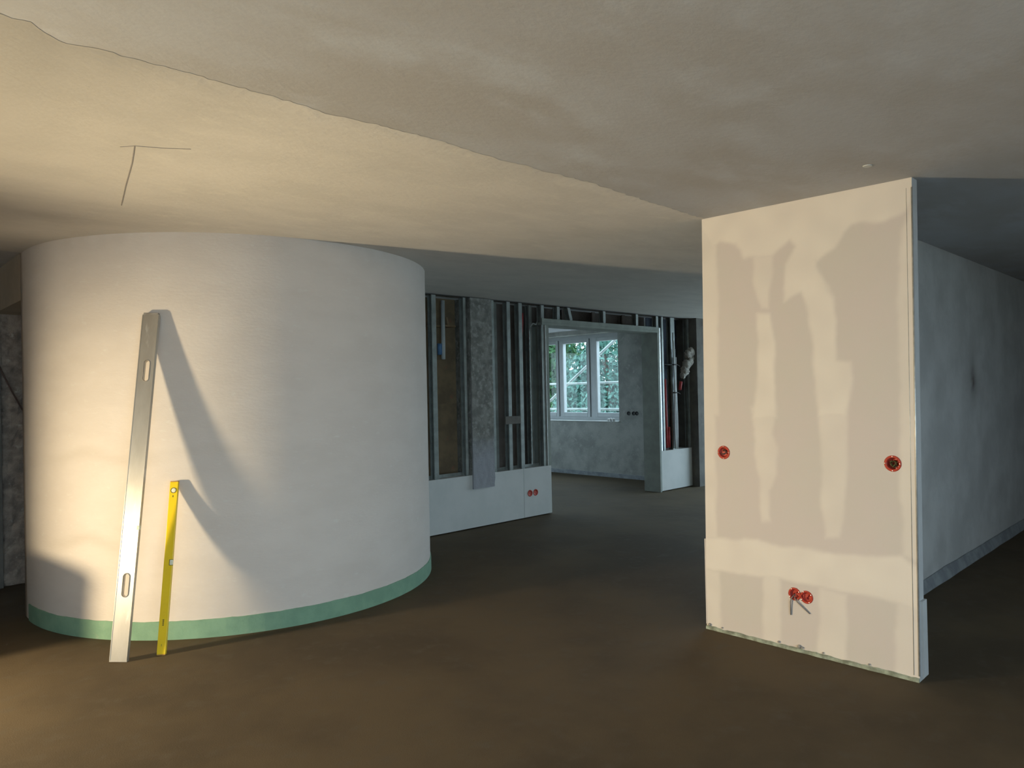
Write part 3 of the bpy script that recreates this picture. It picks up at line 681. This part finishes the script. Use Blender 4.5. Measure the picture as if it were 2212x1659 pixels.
b0 = Vector((1.237, 4.552, 0.0025))
top, u, w, n_, L = lean_frame(b0, math.atan2(4.780 - CY, 1.530 - CX), 2.028, .030)
se = empty('straightedge', b0, 'long grey aluminium straightedge with two hand slots leaning on the curved wall', 'straightedge')
an = M['alu'].node_tree; ab = an.nodes['Principled BSDF']      # drawn along its length: highlight spreads across
ab.inputs['Anisotropic'].default_value = 0.75
tv = an.nodes.new('ShaderNodeCombineXYZ')
for k in range(3): tv.inputs[k].default_value = w[k]
an.links.new(tv.outputs[0], ab.inputs['Tangent'])
bar_with_slots('bar', b0, u, w, n_, L - .012, .100, .024, [(.004, L * .206), (.006, L * .822)], 'alu', se)
obj('rib', local_box(b0, u, w, n_, -.05, -.046, .01, L - .02, 0, .0015), 'alu', se)
obj('rib', local_box(b0, u, w, n_, .046, .05, .01, L - .02, 0, .0015), 'alu', se)
obj('end_cap', local_box(b0, u, w, n_, -.046, .046, L - .012, L, -.0235, -.0005), 'aluend', se, bevel=.003)
for sx_, yy in ((.004, .206), (.006, .822)):      # pressed rims of the hand slots
    loop_ = []
    for k in range(26):
        t = PI * (k % 13) / 12 + (PI if k > 12 else 0); r_ = .0188; hh = (.13 / 2 - .018) * (1 if k < 13 else -1)
        loop_.append(b0 + w * (sx_ + r_ * math.cos(t)) + u * (L * yy + hh + r_ * math.sin(t)) + n_ * .0002)
    obj('slot_rim', MB().tube(loop_ + loop_[:2], .0032, 6, cap=False), 'aluend', se, smooth=True)
obj('vial', local_box(b0, u, w, n_, .036, .0535, L * .365 - .012, L * .365 + .012, -.018, .003), 'vial', se, bevel=.003)

b1 = Vector((1.445, 4.4815, 0.0015))
top1, u1, w1v, n1, L1 = lean_frame(b1, math.atan2(4.700 - CY, 1.621 - CX), .985, .027)
lv = empty('spirit_level', b1, 'short yellow spirit level leaning on the curved wall', 'spirit level')
obj('body', local_box(b1, u1, w1v, n1, -.0245, .0245, .006, L1 - .006, -.021, 0), 'yellow', lv, bevel=.002)
obj('end_cap', local_box(b1, u1, w1v, n1, -.024, .024, L1 - .006, L1, -.020, -.001), 'yelcap', lv, bevel=.0015)
obj('end_cap', local_box(b1, u1, w1v, n1, -.024, .024, 0, .006, -.020, -.001), 'yelcap', lv, bevel=.0015)
vc = b1 + u1 * (L1 - .058)
ring = obj('vial_ring', MB().lathe([(.0175, 0), (.0175, .002), (.0135, .002), (.0135, -.001)], vc, n1, 28), 'vialring', lv)
obj('vial', MB().lathe([(.0134, .0008), (.010, .0018), (0.0, .002)], vc, n1, 24), 'vial', ring, smooth=True)
obj('arrow_mark', local_box(b1, u1, w1v, n1, -.003, .002, L1 - .100, L1 - .088, 0, .0006), 'inkgrey', lv)
wv = obj('vial_window', local_box(b1, u1, w1v, n1, .006, .0252, L1 * .50, L1 * .50 + .036, -.017, .0012), 'vialring', lv, bevel=.002)
obj('vial', local_box(b1, u1, w1v, n1, .0105, .0262, L1 * .50 + .003, L1 * .50 + .033, -.015, .0022), 'vial', wv, bevel=.002)
for k in range(5):            # small dark printed mark near the foot
    obj('printed_mark', local_box(b1, u1, w1v, n1, -.005, .004, .165 + k * .0075, .1695 + k * .0075, 0, .0005), 'inkgrey', lv)
obj('printed_mark', local_box(b1, u1, w1v, n1, -.0015, .0005, .05, .062, 0, .0005), 'inkgrey', lv)

# ------------------------------------------------------------------ work lamp on its tripod and the tub that shades the floor (left of the picture)
base = Vector((LAMP.x, LAMP.y, 0)) - Vector((AIM.x, AIM.y, 0)) * .10
lamp = empty('work_lamp', base, 'black halogen work lamp on a tripod left of the curved wall', 'work lamp')
ax = AIM; sd = Vector((AIM.y, -AIM.x, 0)).normalized(); upv = sd.cross(ax).normalized()
hc = LAMP - AIM * .02
def lb(z0, z1, wx0, wz0, wx1, wz1):
    f = lambda d, a, b_: [hc + ax * d + sd * i * a + upv * j * b_ for i, j in ((-1, -1), (1, -1), (1, 1), (-1, 1))]
    return MB().hexa(f(z0, wx0, wz0), f(z1, wx1, wz1))
obj('housing', lb(-.09, .0, .07, .05, .13, .10), 'lampblack', lamp)
flap = lambda d, z: [hc + ax * d + sd * i * (.15 + .5 * d) + Vector((0, 0, z + t_)) for i, t_ in ((-1, 0), (1, 0), (1, .004), (-1, .004))]
obj('added_light_flap', MB().hexa(flap(.0, .13), flap(.44, .275)), 'lampblack', lamp)  # unseen flap, added and shaped to keep lamp light off the near ceiling
obj('lamp_glass', lb(.001, .008, .12, .09, .12, .09), 'lampglass', lamp)
obj('bracket', MB().tube([hc + sd * .14 - ax * .04, hc + sd * .14 - ax * .06 - Vector((0, 0, .14)), hc - sd * .14 - ax * .06 - Vector((0, 0, .14)), hc - sd * .14 - ax * .04], .008, 8), 'lampblack', lamp)
obj('pole', MB().tube([base + Vector((0, 0, .25)), (base.x, base.y, LAMP.z - .14)], .014, 12), 'steel', lamp, smooth=True)
obj('handle', MB().tube([hc - ax * .06 + upv * .07, hc - ax * .06 + upv * .14, hc - ax * .0 + upv * .15], .009, 8), 'lampblack', lamp)
for k in range(3):
    a = 2.9 + k * 2 * PI / 3
    obj('leg', MB().tube([base + Vector((0, 0, .55)), base + Vector((math.cos(a) * .38, math.sin(a) * .38, .012))], .010, 8), 'steel', lamp, smooth=True)
tb = empty('mortar_tub', (-0.05, 5.47, 0), 'tall black rubber mortar tub standing beside the work lamp', 'tub')
obj('tub_wall', MB().lathe([(0, 0), (.22, 0), (.25, .02), (.285, .56), (.30, .58), (.285, .59), (.265, .56), (.235, .06), (0, .06)], (-0.05, 5.47, 0), n=36), 'barrel', tb, smooth=True)
obj('mortar', MB().lathe([(0, .35), (.15, .345), (.262, .33)], (-0.05, 5.47, 0), n=36), 'mortar', tb, smooth=True)
for s in (-1, 1): obj('grip', MB().tube([(-0.05 + s * .29, 5.39, .54), (-0.05 + s * .36, 5.41, .56), (-0.05 + s * .36, 5.53, .56), (-0.05 + s * .29, 5.55, .54)], .014, 8), 'barrel', tb, smooth=True)

# ------------------------------------------------------------------ outside: scaffold, trees, ground
struct('ground', MB().box(-60, 70, -60, 70, -3.3, -3.2), 'ground', 'unseen gravel ground outside the house, made pale to bounce daylight inside')
XS = 10.75
sc = empty('scaffold', (XS, 8.6, -3.2), 'grey steel tube scaffold standing outside the far window', 'scaffold')
for y in (6.9, 10.4): obj('standard', MB().tube([(XS, y, -3.2), (XS, y, 4.5)], .026, 10), 'scaf', sc, smooth=True)
for z in (1.612, 1.112): obj('guard_rail', MB().tube([(XS - .03, 6.8, z), (XS - .03, 10.6, z)], .022, 10), 'scaf', sc, smooth=True)
obj('brace', MB().tube([(XS + .03, 10.42, 1.02), (XS + .03, 8.05, 2.62)], .026, 10), 'scaf', sc, smooth=True)
for k in range(2): obj('deck_plank', MB().box(XS - .28 + k * .3, XS + .0 + k * .3, 6.7, 10.6, .52, .57), 'plank', sc)
def leaf_tree(x, y, zc, rx, rz, n, m, label, seed):
    rnd = random.Random(seed)
    e = empty('tree', (x, y, -3.2), label, 'tree', 'trees outside the far window')
    obj('trunk', MB().tube([(x, y, -3.2), (x + .1, y + .05, -1.0), (x + .05, y - .1, zc - .2), (x - .1, y, zc + rz * .6)], [.20, .16, .11, .04], 10), 'bark', e, smooth=True)
    for k in range(5):
        a = k * 1.3 + seed; z0 = zc - rz * .6 + k * rz * .22
        obj('branch', MB().tube([(x, y, z0), (x + math.cos(a) * rx * .4, y + math.sin(a) * rx * .4, z0 + rz * .2), (x + math.cos(a) * rx * .75, y + math.sin(a) * rx * .75, z0 + rz * .3)], [.06, .04, .015], 7), 'bark', e, smooth=True)
    mb = MB()
    cl = []
    for k in range(46):
        while True:
            d = Vector((rnd.uniform(-1, 1), rnd.uniform(-1, 1), rnd.uniform(-1, 1)))
            if d.length < 1: break
        cl.append((x + d.x * rx, y + d.y * rx, zc + d.z * rz, rnd.uniform(.35, .7)))
    for k in range(n):
        a, b_, c, r = rnd.choice(cl)
        q = Vector((a + rnd.gauss(0, r * .5), b_ + rnd.gauss(0, r * .5), c + rnd.gauss(0, r * .45)))
        d = Vector((rnd.gauss(0, 1), rnd.gauss(0, 1), rnd.gauss(0, .6))).normalized(); t = d.orthogonal().normalized(); t = (t * math.cos(k) + d.cross(t) * math.sin(k)); s = d.cross(t)
        l = rnd.uniform(.06, .11)
        mb.add([q - t * l, q + s * l * .45 + d * l * .1, q + t * l, q - s * l * .45 + d * l * .1], [(0, 1, 2, 3)])
    f = obj('foliage', mb, m, e, kind='stuff')
    return e
leaf_tree(16.6, 13.2, 1.2, 1.25, 2.6, 12000, 'leafa', 'dark teal tree behind the right pane of the far window', 2)
leaf_tree(17.2, 16.2, 2.9, 1.25, 2.2, 12000, 'leafb', 'mid green leafy tree nearest the far window', 1)
leaf_tree(21.0, 15.0, 1.4, 1.8, 3.4, 12000, 'leafb', 'green tree in the second row of the garden', 4)
leaf_tree(21.6, 20.0, 1.6, 2.0, 3.6, 12000, 'leafa', 'broad teal tree at the far left of the garden', 5)
leaf_tree(28.6, 20.0, 2.2, 2.6, 4.6, 10000, 'leafa', 'tall teal tree at the back of the garden', 6)
leaf_tree(27.5, 27.4, 2.2, 2.6, 4.6, 10000, 'leafb', 'tall green tree at the back left of the garden', 8)
